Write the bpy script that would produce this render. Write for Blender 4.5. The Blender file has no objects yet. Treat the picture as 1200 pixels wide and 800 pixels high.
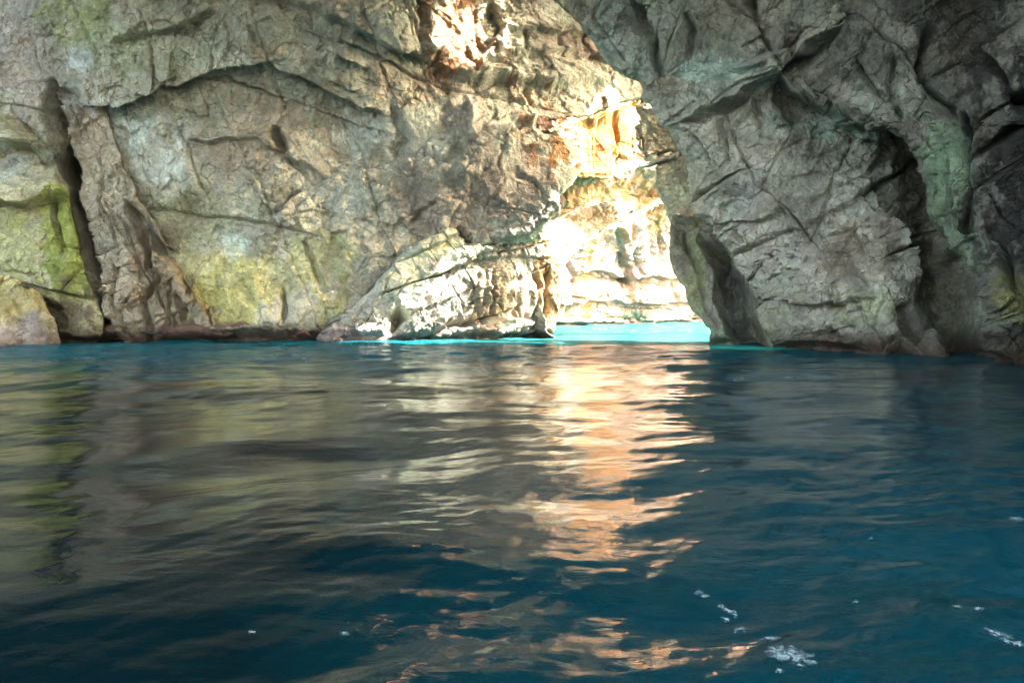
import bpy, math
import numpy as np
from concurrent.futures import ThreadPoolExecutor

# ------------------------------------------------------------------ camera model
F, H, HY = 857.0, 2.0, 362.0          # focal length in photo pixels, eye height (m), horizon row


def ray_pts(px, py, Y):
    return np.stack([(px - 600.0) / F * Y, Y, H + (HY - py) / F * Y], -1)


# ------------------------------------------------------------------ noise
U = np.uint32


def hash3(ix, iy, iz, seed):
    h = (ix.astype(U) * U(374761393)) ^ (iy.astype(U) * U(668265263)) ^ (iz.astype(U) * U(2246822519)) ^ U((seed * 3266489917) & 0xffffffff)
    h ^= h >> U(15)
    h *= U(2246822519)
    h ^= h >> U(13)
    h *= U(3266489917)
    h ^= h >> U(16)
    return h


def _perlin(P, seed):
    i = np.floor(P)
    f = (P - i).astype(np.float32)
    i = i.astype(np.int64)
    u = f * f * f * (f * (f * 6 - 15) + 10)
    out = np.zeros(len(P), np.float32)
    for dx in (0, 1):
        wx = u[:, 0] if dx else 1 - u[:, 0]
        for dy in (0, 1):
            wy = u[:, 1] if dy else 1 - u[:, 1]
            for dz in (0, 1):
                wz = u[:, 2] if dz else 1 - u[:, 2]
                h = hash3(i[:, 0] + dx, i[:, 1] + dy, i[:, 2] + dz, seed)
                gx = (h & U(1023)).astype(np.float32) / 511.5 - 1
                gy = ((h >> U(10)) & U(1023)).astype(np.float32) / 511.5 - 1
                gz = ((h >> U(20)) & U(1023)).astype(np.float32) / 511.5 - 1
                out += wx * wy * wz * (gx * (f[:, 0] - dx) + gy * (f[:, 1] - dy) + gz * (f[:, 2] - dz))
    return out * 1.4


POOL = ThreadPoolExecutor(4)


def par(fn, P, *a):
    if len(P) < 8000:
        return fn(P, *a)
    res = list(POOL.map(lambda c: fn(c, *a), np.array_split(P, 16)))
    if isinstance(res[0], tuple):
        return tuple(np.concatenate(r) for r in zip(*res))
    return np.concatenate(res)


def perlin(P, seed=0):
    return par(_perlin, np.asarray(P, np.float32), seed)


def fbm(P, freq, octv, seed=0, gain=.5, lac=2.03):
    o = np.zeros(len(P), np.float32)
    a = 1.0
    for k in range(octv):
        o += a * perlin(P * freq, seed + 17 * k)
        freq *= lac
        a *= gain
    return o


def ridged(P, freq, octv, seed=0, gain=.5):
    o = np.zeros(len(P), np.float32)
    a, w = 1.0, 1.0
    for k in range(octv):
        n = 1 - np.abs(perlin(P * freq, seed + 31 * k)) * 1.9
        n = n * n * w
        w = np.clip(n * 1.8, 0, 1)
        o += a * n
        freq *= 2.1
        a *= gain
    return o


def _worley(P, seed):
    i = np.floor(P).astype(np.int64)
    n = len(P)
    f1 = np.full(n, 9e9, np.float32)
    f2 = np.full(n, 9e9, np.float32)
    hid = np.zeros(n, U)
    vec = np.zeros((n, 3), np.float32)
    for dx in (-1, 0, 1):
        for dy in (-1, 0, 1):
            for dz in (-1, 0, 1):
                c = i + np.array([dx, dy, dz])
                h = hash3(c[:, 0], c[:, 1], c[:, 2], seed)
                j = np.stack([(h & U(1023)), (h >> U(10)) & U(1023), (h >> U(20)) & U(1023)], -1).astype(np.float32) / 1023.
                v = P - (c + j)
                d = np.einsum('ij,ij->i', v, v).astype(np.float32)
                m = d < f1
                f2 = np.where(m, f1, np.minimum(f2, d))
                f1 = np.where(m, d, f1)
                hid = np.where(m, h, hid)
                vec[m] = v[m]
    return np.sqrt(f1), np.sqrt(f2), hid, vec


def warp(P, freq, amp, seed):
    return P + amp * np.stack([fbm(P, freq, 3, seed + k * 101) for k in range(3)], -1)


def facets(P, size, seed, tilt=.8, an=(1, 1, 1)):
    """broken-rock facets: every cell of a warped Voronoi pattern is a plane with its own offset and tilt"""
    Q = warp(P, .9 / size, .13 * size, seed) / size * np.array(an, np.float32)
    f1, f2, h, v = par(_worley, Q.astype(np.float32), seed)
    r = lambda s: ((h >> U(s)) & U(255)).astype(np.float32) / 127.5 - 1
    d = .5 * r(3) + tilt * (r(9) * v[:, 0] + r(14) * v[:, 1] + r(20) * v[:, 2])
    edge = f2 - f1
    return d * size, edge


def sstep(a, b, x):
    t = np.clip((x - a) / (b - a), 0, 1)
    return t * t * (3 - 2 * t)


# ------------------------------------------------------------------ outlines and lines on a rock face
def poly_inside(px, py, poly):
    p = np.array(poly, float)
    ins = np.zeros(px.shape, bool)
    for (x0, y0), (x1, y1) in zip(p, np.roll(p, -1, 0)):
        c = (y0 > py) != (y1 > py)
        xs = x0 + (py - y0) * (x1 - x0) / (y1 - y0 if y1 != y0 else 1e-9)
        ins ^= c & (px < xs)
    return ins


def line_dist(px, py, pts, closed=False):
    p = np.array(pts, float)
    segs = list(zip(p[:-1], p[1:])) + ([(p[-1], p[0])] if closed else [])
    best = np.full(px.shape, 1e9, np.float32)
    sgn = np.zeros(px.shape, np.float32)
    tt = np.zeros(px.shape, np.float32)
    n = len(segs)
    for k, (a, b) in enumerate(segs):
        d = b - a
        L2 = d @ d + 1e-9
        t = np.clip(((px - a[0]) * d[0] + (py - a[1]) * d[1]) / L2, 0, 1)
        dx, dy = px - (a[0] + t * d[0]), py - (a[1] + t * d[1])
        q = np.hypot(dx, dy)
        m = q < best
        best = np.where(m, q, best)
        s = d[0] * dy - d[1] * dx
        sgn = np.where(m, np.sign(s), sgn)
        tt = np.where(m, (k + t) / n, tt)
    return best, sgn, tt


def crack(px, py, pts, w, depth):
    d, s, t = line_dist(px, py, pts)
    taper = np.clip(np.minimum(t, 1 - t) * 6 + .25, 0, 1)
    return -depth * taper * np.exp(-(d / (w * taper + .3)) ** 2)


def lip(px, py, pts, w_out, out, w_in, inn, flip=1):
    """overhang: the rock on one side of the line (above it, for a line drawn left to right) stands proud, the other side is cut back"""
    d, s, t = line_dist(px, py, pts)
    s = -s * flip
    taper = sstep(0, .12, np.minimum(t, 1 - t))
    return taper * np.where(s > 0, out * np.exp(-d / w_out), -inn * np.exp(-d / w_in))


def groove(px, py, pts, w, depth):
    d, s, t = line_dist(px, py, pts)
    return -depth * sstep(0, .15, np.minimum(t, 1 - t)) * np.exp(-(d / w) ** 2)


def interp(px, py, ctrl, p=3.0, soft=35.):
    """smooth depth through control points (photo column, photo row, metres)"""
    num = np.zeros(px.shape)
    den = np.zeros(px.shape)
    for x, y, v in ctrl:
        w = 1. / ((px - x) ** 2 + (py - y) ** 2 + soft ** 2) ** (p / 2)
        num += w * v
        den += w
    return num / den


# ------------------------------------------------------------------ objects
COL = bpy.context.scene.collection
MATS = {}


def new_obj(name, V, Q, mat, parent=None, color=None, origin=None, smooth=True):
    V = np.asarray(V, np.float32)
    o0 = np.asarray(origin if origin is not None else (0, 0, 0), np.float32)
    me = bpy.data.meshes.new(name)
    me.vertices.add(len(V))
    me.vertices.foreach_set('co', (V - o0).ravel())
    Q = np.asarray(Q, np.int32)
    k = Q.shape[1]
    me.loops.add(Q.size)
    me.loops.foreach_set('vertex_index', Q.ravel())
    me.polygons.add(len(Q))
    me.polygons.foreach_set('loop_start', np.arange(0, Q.size, k, dtype=np.int32))
    try:
        me.polygons.foreach_set('loop_total', np.full(len(Q), k, np.int32))
    except Exception:
        pass
    me.update(calc_edges=True)
    me.polygons.foreach_set('use_smooth', np.full(len(Q), smooth, bool))
    if color is not None:
        a = me.color_attributes.new('mineral', 'FLOAT_COLOR', 'POINT')
        a.data.foreach_set('color', np.c_[color, np.ones(len(V))].astype(np.float32).ravel())
    me.materials.append(mat)
    ob = bpy.data.objects.new(name, me)
    COL.objects.link(ob)
    if parent is not None:
        ob.parent = parent
        ob.location = tuple(o0 - np.array(parent.location))
    else:
        ob.location = tuple(o0)
    return ob


def tag(o, label=None, cat=None, group=None, kind='thing'):
    for k, v in (('label', label), ('category', cat), ('group', group), ('kind', kind)):
        if v:
            o[k] = v
    return o


def empty(name, loc):
    o = bpy.data.objects.new(name, None)
    COL.objects.link(o)
    o.location = loc
    return o


def jag(px, py, seed, a=1.0):
    """roughen a line drawn on rock"""
    Z = np.stack([px, py, np.full(px.shape, seed * 7.3)], -1).reshape(-1, 3).astype(np.float32)
    wx = (9 * perlin(Z / 55, seed) + 4.5 * perlin(Z / 20, seed + 1) + 1.3 * perlin(Z / 8, seed + 2)) * a
    wy = (9 * perlin(Z / 55, seed + 3) + 4.5 * perlin(Z / 20, seed + 4) + 1.3 * perlin(Z / 8, seed + 5)) * a
    return px + wx.reshape(px.shape), py + wy.reshape(py.shape)


def axis(lo, f0, f1, hi, fine, coarse):
    a = [np.arange(lo, f0, coarse)] if lo < f0 else []
    a.append(np.arange(f0, f1, fine))
    if hi > f1:
        a.append(np.arange(f1, hi, coarse))
    return np.concatenate(a)


def stain(col, px, py, P, items, seed):
    q = fbm(P * np.array([1, 1, .35], np.float32), .55, 4, seed)      # runs down the face
    q2 = fbm(P, 1.3, 4, seed + 9)
    q3 = fbm(P * np.array([1, 1, .6], np.float32), 4.5, 4, seed + 19, .7)
    for (x, y, rx, ry, c, s) in items:
        m = np.exp(-((px - x) / rx) ** 2 - ((py - y) / ry) ** 2)
        m = sstep(.30, .66, m + (.62 * q + .40 * q2 + .22 * q3) * (m > .01)) * s
        col += (np.array(c, np.float32) - col) * m[:, None]
    return col


def blur(A, r, it=2):
    """separable box blur of a grid"""
    for _ in range(it):
        for ax in (0, 1):
            n = A.shape[ax]
            pad = [(0, 0)] * A.ndim
            pad[ax] = (r + 1, r)
            c = np.cumsum(np.pad(A, pad, mode='edge'), axis=ax, dtype=np.float64)
            hi = np.take(c, np.arange(2 * r + 1, 2 * r + 1 + n), axis=ax)
            lo = np.take(c, np.arange(0, n), axis=ax)
            A = (hi - lo) / (2 * r + 1)
    return A


def relief(name, mat, X, Yv, poly, depth_fn, feat_fn, seed, rock, col_fn, parent=None, round_px=22, round_m=2.0,
           back=5.0, side=(0, 0, 0), jagged=1.0, tris=False):
    """a rock mass: smooth body from control depths, hand drawn ledges and cracks, broken-rock relief along the normal, flanks going back"""
    px, py = np.meshgrid(X, Yv)
    jx, jy = jag(px, py, seed, jagged)
    ins = poly_inside(jx, jy, poly)
    d, _, _ = line_dist(jx, jy, poly, True)
    D = depth_fn(px, py)
    t = np.clip(1 - d / round_px, 0, 1)
    D = D + round_m * (1 - np.sqrt(np.clip(1 - t * t, 0, 1)))
    B = ray_pts(px, py, D)
    Bs = blur(B, 7)
    gx = np.gradient(Bs, axis=1)
    gy = np.gradient(Bs, axis=0)
    N = np.cross(gx, gy)
    N /= np.linalg.norm(N, axis=-1, keepdims=True) + 1e-9
    N *= -np.sign((N * (B - np.array([0, 0, H]))).sum(-1, keepdims=True))
    q = ins[:-1, :-1] & ins[1:, :-1] & ins[:-1, 1:] & ins[1:, 1:]
    idx = np.arange(px.size).reshape(px.shape)
    Q = np.stack([idx[:-1, :-1][q], idx[1:, :-1][q], idx[1:, 1:][q], idx[:-1, 1:][q]], -1)
    used, inv = np.unique(Q, return_inverse=True)
    Q = inv.reshape(Q.shape)
    P = B.reshape(-1, 3)[used].astype(np.float32)
    Nn = N.reshape(-1, 3)[used].astype(np.float32)
    fx, fy = px.ravel()[used], py.ravel()[used]
    kx, ky = jx.ravel()[used], jy.ravel()[used]
    disp = feat_fn(kx, ky, P) * (1 + .7 * fbm(P, .45, 4, seed + 95))
    full = np.zeros(px.size)
    wgt = np.zeros(px.size)
    full[used], wgt[used] = disp, 1
    full, wgt = blur(full.reshape(px.shape), 1, 1), blur(wgt.reshape(px.shape), 1, 1)
    disp = (full / np.maximum(wgt, 1e-6)).ravel()[used].astype(np.float32)
    disp = disp + rock(P, seed) - 1.1 * sstep(.55, .1, P[:, 2] + .2 * fbm(P, .8, 3, seed + 90))      # the sea has cut a notch at its level
    V = P + Nn * disp[:, None]
    C = col_fn(fx, fy, V)
    # flanks: the free border is carried backwards so that the mass has its real thickness
    E = np.concatenate([Q[:, [0, 1]], Q[:, [1, 2]], Q[:, [2, 3]], Q[:, [3, 0]]])
    key = np.sort(E, 1)
    kk = key[:, 0].astype(np.int64) * len(V) + key[:, 1]
    _, first, cnt = np.unique(kk, return_index=True, return_counts=True)
    be = E[first[cnt == 1]]
    bv = np.unique(be)
    m = np.full(len(V), -1)
    base = len(V)
    rings = [V]
    cols = [C]
    faces = [Q]
    prev = np.arange(len(V))
    nsteps = 7
    vd = V[bv] - np.array([0, 0, H])
    vd = vd / np.linalg.norm(vd, axis=1, keepdims=True)
    # keep the flank just inside the outline as seen from the front: go back and a little towards the body
    cx = np.array(side, np.float32)
    for s in range(1, nsteps + 1):
        g = back * (s / nsteps) ** 1.5
        R = V[bv] + vd * g + cx * g
        nz = .10 * g ** .5
        R = R + np.stack([fbm(R, .8, 3, seed + 60 + k) for k in range(3)], -1) * nz
        ids = np.full(len(V), -1)
        ids[bv] = base + np.arange(len(bv))
        a, b = be[:, 0], be[:, 1]
        faces.append(np.stack([prev[b], prev[a], ids[a], ids[b]], -1))
        rings.append(R.astype(np.float32))
        cols.append(C[bv])
        prev = np.where(ids >= 0, ids, prev)
        base += len(bv)
    V = np.concatenate(rings)
    C = np.concatenate(cols)
    Q = np.concatenate(faces)
    org = V.mean(0)
    org[2] = 0
    if parent is not None:
        org = np.array(parent.location)
    return new_obj(name, V, Q, mat, parent, C, org)


# ------------------------------------------------------------------ materials
def node_mat(name):
    m = bpy.data.materials.new(name)
    m.use_nodes = True
    nt = m.node_tree
    nt.nodes.clear()
    return m, nt


class NT:
    def __init__(s, nt):
        s.nt = nt

    def n(s, typ, **kw):
        x = s.nt.nodes.new(typ)
        for k, v in kw.items():
            if k.startswith('i_'):
                x.inputs[k[2:].replace('_', ' ')].default_value = v
            else:
                setattr(x, k, v)
        return x

    def l(s, a, b):
        s.nt.links.new(a, b)

    def math(s, op, a, b=None, clamp=False):
        x = s.n('ShaderNodeMath', operation=op, use_clamp=clamp)
        for k, v in enumerate((a, b)):
            if v is None:
                continue
            if isinstance(v, (int, float)):
                x.inputs[k].default_value = v
            else:
                s.l(v, x.inputs[k])
        return x.outputs[0]

    def rng(s, v, a, b, c, d):
        x = s.n('ShaderNodeMapRange')
        s.l(v, x.inputs[0])
        for k, q in enumerate((a, b, c, d)):
            x.inputs[k + 1].default_value = q
        return x.outputs[0]

    def mix(s, fac, a, b, blend='MIX'):
        x = s.n('ShaderNodeMix', data_type='RGBA', blend_type=blend)
        for sock, v in ((x.inputs[0], fac), (x.inputs[6], a), (x.inputs[7], b)):
            if isinstance(v, (int, float)):
                sock.default_value = v
            elif isinstance(v, tuple):
                sock.default_value = v
            else:
                s.l(v, sock)
        return x.outputs[2]

    def noise(s, vec, scale, detail=6, rough=.6, dist=0.):
        x = s.n('ShaderNodeTexNoise')
        s.l(vec, x.inputs['Vector'])
        x.inputs['Scale'].default_value = scale
        x.inputs['Detail'].default_value = detail
        x.inputs['Roughness'].default_value = rough
        x.inputs['Distortion'].default_value = dist
        return x.outputs[0]


def rock_material(name, bump=1.0, contrast=1.0, stretch=(1, 1, 1), rough=.82, vein=.35):
    m, nt = node_mat(name)
    t = NT(nt)
    geo = t.n('ShaderNodeNewGeometry')
    mp = t.n('ShaderNodeMapping')
    mp.inputs['Scale'].default_value = stretch
    t.l(geo.outputs['Position'], mp.inputs['Vector'])
    v = mp.outputs[0]
    at = t.n('ShaderNodeVertexColor', layer_name='mineral')
    n1 = t.noise(v, .8, 9, .68, .6)
    n2 = t.noise(v, 4.2, 9, .7, .4)
    n3 = t.noise(v, 17., 5, .65, .3)
    k1 = t.rng(n1, .30, .70, 1 - .36 * contrast, 1 + .34 * contrast)
    k2 = t.rng(n2, .30, .70, 1 - .34 * contrast, 1 + .34 * contrast)
    k3 = t.rng(n3, .30, .70, 1 - .2 * contrast, 1 + .2 * contrast)
    k = t.math('MULTIPLY', t.math('MULTIPLY', k1, k2), k3)
    cb = t.n('ShaderNodeCombineColor')
    for q in range(3):
        t.l(k, cb.inputs[q])
    c = t.mix(1.0, at.outputs['Color'], cb.outputs[0], 'MULTIPLY')
    # warm / cool drift of the stone
    hue = t.noise(v, .45, 6, .6, .8)
    c = t.mix(t.rng(hue, .5, .72, 0, .5), c, t.mix(1.0, c, (1.12, .98, .88, 1), 'MULTIPLY'))
    c = t.mix(t.rng(hue, .5, .3, 0, .5), c, t.mix(1.0, c, (.86, 1.05, .98, 1), 'MULTIPLY'))
    # pale calcite threads
    vn = t.noise(v, 1.7, 7, .62, 1.4)
    va = t.math('ABSOLUTE', t.math('SUBTRACT', vn, .5))
    vm = t.math('MULTIPLY', t.rng(va, .0, .018, 1, 0), t.rng(n1, .45, .62, 0, vein))
    c = t.mix(vm, c, t.mix(1.0, c, (1.9, 1.85, 1.75, 1), 'MULTIPLY'))
    # fine fracture pattern
    dist = t.n('ShaderNodeTexNoise', noise_dimensions='3D')
    t.l(v, dist.inputs['Vector'])
    dist.inputs['Scale'].default_value = 1.6
    dist.inputs['Detail'].default_value = 4
    vadd = t.n('ShaderNodeVectorMath', operation='MULTIPLY_ADD')
    t.l(dist.outputs['Color'], vadd.inputs[0])
    vadd.inputs[1].default_value = (.9, .9, .9)
    t.l(v, vadd.inputs[2])
    vo = t.n('ShaderNodeTexVoronoi', feature='DISTANCE_TO_EDGE')
    vo.inputs['Scale'].default_value = 1.1
    t.l(vadd.outputs[0], vo.inputs['Vector'])
    vo2 = t.n('ShaderNodeTexVoronoi', feature='DISTANCE_TO_EDGE')
    vo2.inputs['Scale'].default_value = 3.1
    t.l(vadd.outputs[0], vo2.inputs['Vector'])
    e1 = t.rng(vo.outputs['Distance'], 0, .05, 0, 1)
    e2 = t.rng(vo2.outputs['Distance'], 0, .09, 0, 1)
    crk = t.math('MULTIPLY', t.rng(n1, .44, .56, 0, 1), t.math('SUBTRACT', 1., e1))
    crk2 = t.math('MULTIPLY', t.rng(hue, .46, .58, 0, .6), t.math('SUBTRACT', 1., e2))
    vary = t.rng(t.noise(v, .3, 5, .6, .5), .38, .62, .3, 1.5)
    hgt = t.math('MULTIPLY', vary, t.math('ADD', t.math('MULTIPLY', n2, .40), t.math('MULTIPLY', n3, .14)))
    hgt = t.math('ADD', hgt, t.math('MULTIPLY', n1, .5))
    hgt = t.math('SUBTRACT', hgt, t.math('MULTIPLY', crk, .22))
    hgt = t.math('SUBTRACT', hgt, t.math('MULTIPLY', crk2, .10))
    bp = t.n('ShaderNodeBump')
    bp.inputs['Strength'].default_value = 1.0
    bp.inputs['Distance'].default_value = .62 * bump
    t.l(hgt, bp.inputs['Height'])
    bs = t.n('ShaderNodeBsdfPrincipled')
    t.l(c, bs.inputs['Base Color'])
    t.l(bp.outputs[0], bs.inputs['Normal'])
    t.l(t.rng(n2, .35, .65, rough - .12, rough + .1), bs.inputs['Roughness'])
    bs.inputs['Specular IOR Level'].default_value = .35
    out = t.n('ShaderNodeOutputMaterial')
    t.l(bs.outputs[0], out.inputs['Surface'])
    return m


M_wall = rock_material('limestone', .85, 1.1)
M_rough = rock_material('broken_limestone', 1.15, 1.1, vein=.5)
M_cliff = rock_material('sunlit_limestone', .55, .9, vein=.2)
M_dark = rock_material('dark_limestone', 1.3, 1.15, vein=.1)
M_band = rock_material('encrusted_rock', 1.3, 1.3, vein=.0, rough=.6)

# ------------------------------------------------------------------ colours of the stone
GREY = (.375, .365, .275)
BROWN = (.34, .27, .19)
OLIVE = (.40, .39, .13)
MOSS = (.21, .25, .05)
PALE = (.47, .47, .38)
AQUA = (.55, .63, .56)
RUST = (.42, .20, .08)
RED = (.11, .064, .045)
BLACK = (.035, .03, .025)
CREAM = (.56, .53, .42)
GREEN = (.22, .31, .19)


def plain(c, seed, var=.25):
    def f(px, py, P):
        n = fbm(P, .12, 4, seed + 70)
        n2 = fbm(P, .5, 5, seed + 71)
        C = np.array(c, np.float32) * (1 + var * n + var * .8 * n2)[:, None]
        return np.clip(C, .012, .85)
    return f


def with_stains(c, items, seed, var=.25, wet=True):
    g = plain(c, seed, var)

    def f(px, py, P):
        C = stain(g(px, py, P), px, py, P, items, seed)
        if wet:                                   # dark growth and red crust just above the sea
            z = P[:, 2] + .35 * fbm(P, .7, 4, seed + 80)
            m = sstep(1.5, .5, z)[:, None] * .8
            C = C + (np.array((.075, .06, .04)) - C) * m
            m = sstep(.55, .2, z)[:, None] * .8
            C = C + (np.array(RED) - C) * m
        return np.clip(C, .012, .85).astype(np.float32)
    return f


def joints(P, n, spacing, seed, off, depth, width=.05):
    """one family of parallel joints: slabs standing in or out by different amounts, with open cracks of varying width between them"""
    n = np.array(n, np.float32)
    n /= np.linalg.norm(n)
    u = (P @ n) / spacing + .30 * fbm(P, .28 / spacing, 2, seed) + .05 * fbm(P, 1.6 / spacing, 3, seed + 1)
    i = np.floor(u)
    f = u - i
    Z = P * (.30 / spacing)
    o = perlin(Z + i[:, None] * np.array([3.7, 11.3, 7.9], np.float32), seed + 2)
    side = perlin(Z * 1.7 + (i + (f > .5))[:, None] * np.array([5.1, 2.7, 9.3], np.float32), seed + 3)
    edge = np.minimum(f, 1 - f) * spacing
    open_ = sstep(-.05, .35, side)
    w = width * spacing * (.25 + 1.2 * open_)
    return off * 1.6 * o + off * .5 * (f - .5) * np.sign(o) - depth * open_ * np.exp(-(edge / w) ** 2)


def rock_std(a=1.0, s1=3.2, s2=1.1, s3=.38, an=(1, 1, 1), w=(.13, .17, .22), rg=.30, bed=(.18, .1, 1), jo=(.85, .3, .45), jn=1.0):
    def f(P, seed):
        d = .7 * fbm(P, .09, 3, seed)
        mask = sstep(-.25, .25, fbm(P, .13, 3, seed + 5))
        m3 = sstep(-.2, .3, fbm(P, .3, 3, seed + 6))
        d += jn * joints(P, bed, s1 * 1.1, seed + 20, .34, .6, .018)
        d += jn * (.4 + .6 * mask) * joints(P, jo, s1 * .8, seed + 24, .26, .55, .02)
        d += jn * joints(P, bed, s2 * .9, seed + 28, .10, .18, .03) * m3
        d += jn * (.3 + .7 * mask) * joints(P, (jo[0], -jo[1], jo[2] - .9), s2 * 1.2, seed + 32, .13, .25, .03)
        e2, ed2 = facets(P, s2, seed + 2, an=an)
        d += w[1] * e2 * (.35 + .65 * mask) - .12 * sstep(.05, 0, ed2) * m3 * mask
        e3, ed3 = facets(P, s3, seed + 3, an=an)
        d += w[2] * e3 * (.3 + .7 * m3)
        d += rg * .35 * (ridged(P, .7, 4, seed + 8) - .8) * (.3 + .7 * m3)
        d += .05 * fbm(P, 1.8, 5, seed + 9, .62)
        return a * d
    return f


# ================================================================== THE CAVE
FINE = 1.1

# ---- back wall
ledge_poly = [(372, 412), (374, 386), (392, 368), (420, 350), (444, 322), (470, 298), (500, 282), (525, 268), (540, 262), (552, 278), (566, 284), (590, 274),
              (620, 268), (650, 258), (676, 250), (700, 240), (735, 236), (742, 250), (716, 266), (690, 280), (664, 300), (655, 325), (652, 360), (650, 380), (642, 392), (640, 412)]


def wall_depth(x, y):
    e, _, _ = line_dist(x, y, ledge_poly, True)
    return interp(x, y, wall_ctrl) + np.where(poly_inside(x, y, ledge_poly), 4.5 * sstep(0, 26, e), 0)


wall_poly = [(-330, -360), (860, -360), (860, 200), (775, 200), (760, 186), (748, 172), (746, 119), (722, 122), (700, 132), (672, 140),
             (628, 141), (640, 150), (686, 156), (692, 180), (674, 212), (650, 242), (632, 268), (646, 300), (640, 440), (-330, 440)]
wall_ctrl = [(-300, 0, 40), (-300, 400, 39), (-100, 400, 43.5), (-100, 100, 44), (0, 0, 44), (0, 200, 45), (0, 420, 45), (150, 30, 43.5), (150, 420, 45.5),
             (150, 200, 46.5), (300, 30, 44), (300, 130, 46.5), (300, 250, 46.5), (300, 420, 45.2), (380, 420, 46), (420, 30, 45), (420, 150, 48), (480, 250, 48.2), (400, 300, 47.5),
             (560, 240, 47.8), (560, 150, 48.6), (600, 30, 52), (600, 420, 49), (640, 240, 47.4), (640, 160, 49), (640, 120, 51.5), (700, 60, 55), (760, 60, 57), (760, 160, 57),
             (500, -60, 46), (200, -200, 40), (500, -250, 42), (750, -200, 54), (0, -200, 40), (480, 350, 48.5), (420, 420, 47.5)]


def wall_feat(x, y, P):
    d = lip(x, y, [(60, 150), (115, 125), (165, 118), (205, 98), (250, 80), (300, 70), (345, 82), (385, 105), (425, 135), (470, 150)], 45, .75, 50, .55)
    d += lip(x, y, [(240, -5), (330, 5), (400, 25), (440, 45), (500, 75), (545, 92), (600, 98), (660, 101), (725, 92)], 40, .7, 18, .5)
    d += lip(x, y, [(130, 55), (170, 38), (215, 32), (262, 12)], 25, .5, 18, .5)
    d += lip(x, y, [(400, 60), (433, 72), (480, 60)], 18, .4, 15, .4)
    d += lip(x, y, [(215, 168), (255, 166), (300, 160), (350, 190), (395, 215)], 26, .35, 20, .35)
    d += crack(x, y, [(313, 148), (322, 160), (330, 178)], 4, 1.5)
    d += crack(x, y, [(330, 176), (345, 192), (362, 205)], 2.5, .7)
    d += lip(x, y, [(313, 262), (330, 243), (360, 224), (400, 205), (440, 197), (500, 190), (560, 205)], 14, -.9, 50, -.9)
    d += lip(x, y, [(545, 108), (550, 150), (535, 195), (545, 225)], 20, .6, 20, .6)
    d += lip(x, y, [(500, 0), (490, 40), (500, 75)], 14, .5, 12, .4)
    d += lip(x, y, [(575, 0), (585, 35), (565, 75), (560, 92)], 16, .6, 12, .4)
    d += lip(x, y, [(580, 35), (640, 37), (700, 40), (745, 60)], 14, .35, 12, .3)
    d += lip(x, y, [(570, 66), (620, 64), (680, 66), (740, 78)], 14, .35, 12, .3)
    d += lip(x, y, [(590, 143), (640, 141), (690, 140)], 12, .8, 12, .5, 1)
    d += lip(x, y, [(592, 150), (588, 164), (620, 168), (660, 168)], 8, -.5, 16, -.6)
    d += crack(x, y, [(612, 35), (614, 64)], 1.6, .5) + crack(x, y, [(617, 102), (620, 130)], 3.0, .9) + crack(x, y, [(655, 36), (652, 62)], 1.5, .4)
    d += crack(x, y, [(63, 95), (74, 128), (86, 160), (92, 200), (100, 240), (114, 300), (126, 360), (134, 410)], 13, 10.0)
    d += groove(x, y, [(200, 230), (250, 275), (300, 300), (360, 370)], 20, .5)
    d += crack(x, y, [(350, 285), (365, 300), (372, 330)], 2.2, .7) + crack(x, y, [(330, 335), (336, 352), (334, 372)], 3, .9)
    d += crack(x, y, [(480, 270), (500, 250), (520, 235)], 2, .5) + crack(x, y, [(456, 130), (470, 165), (462, 190)], 6, .8)
    d += crack(x, y, [(600, 200), (625, 206), (640, 230)], 2, .4)
    d += lip(x, y, [(-60, 385), (100, 388), (250, 384), (385, 384)], 30, -.2, 40, -1.0)
    return d


wall_col = with_stains(GREY, [
    (30, 60, 60, 90, (.36, .33, .28), .8), (90, 25, 40, 60, (.30, .33, .15), .85), (95, 70, 22, 22, (.50, .54, .52), .9),
    (120, 150, 40, 40, AQUA, .85), (165, 150, 30, 30, AQUA, .7), (190, 200, 40, 24, AQUA, .6), (215, 160, 16, 28, AQUA, .7),
    (260, 330, 70, 50, OLIVE, .85), (220, 270, 60, 50, (.36, .37, .22), .7), (380, 300, 40, 60, OLIVE, .5), (275, 285, 24, 18, AQUA, .6),
    (300, 140, 120, 50, BROWN, .6), (310, 55, 30, 8, (.42, .33, .22), .7), (240, 40, 60, 30, (.22, .22, .15), .6),
    (420, 40, 80, 40, (.24, .235, .19), .6), (500, 110, 60, 30, BROWN, .6), (505, 160, 60, 50, PALE, .75), (560, 150, 26, 50, CREAM, .7),
    (520, 240, 90, 45, (.235, .195, .15), .7), (400, 240, 50, 40, PALE, .6), (340, 250, 26, 24, CREAM, .6), (600, 225, 60, 70, (.22, .19, .15), .85),
    (532, 35, 44, 56, (.25, .135, .07), .95), (690, 50, 60, 30, (.24, .17, .12), .7), (640, 50, 30, 20, (.26, .23, .19), .6), (620, 115, 8, 20, (.55, .4, .24), .6),
    (676, 168, 40, 36, (.20, .095, .028), .95), (180, 330, 40, 60, (.26, .22, .15), .5), (340, 395, 60, 14, RED, .7), (420, 165, 22, 26, AQUA, .4), (330, 320, 60, 30, (.40, .40, .2), .6), (150, 60, 60, 26, (.33, .35, .22), .6), (200, 130, 60, 20, (.36, .37, .27), .6), (450, 30, 40, 24, (.27, .29, .23), .6), (360, 30, 60, 14, (.30, .32, .25), .6)], 11)

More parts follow.
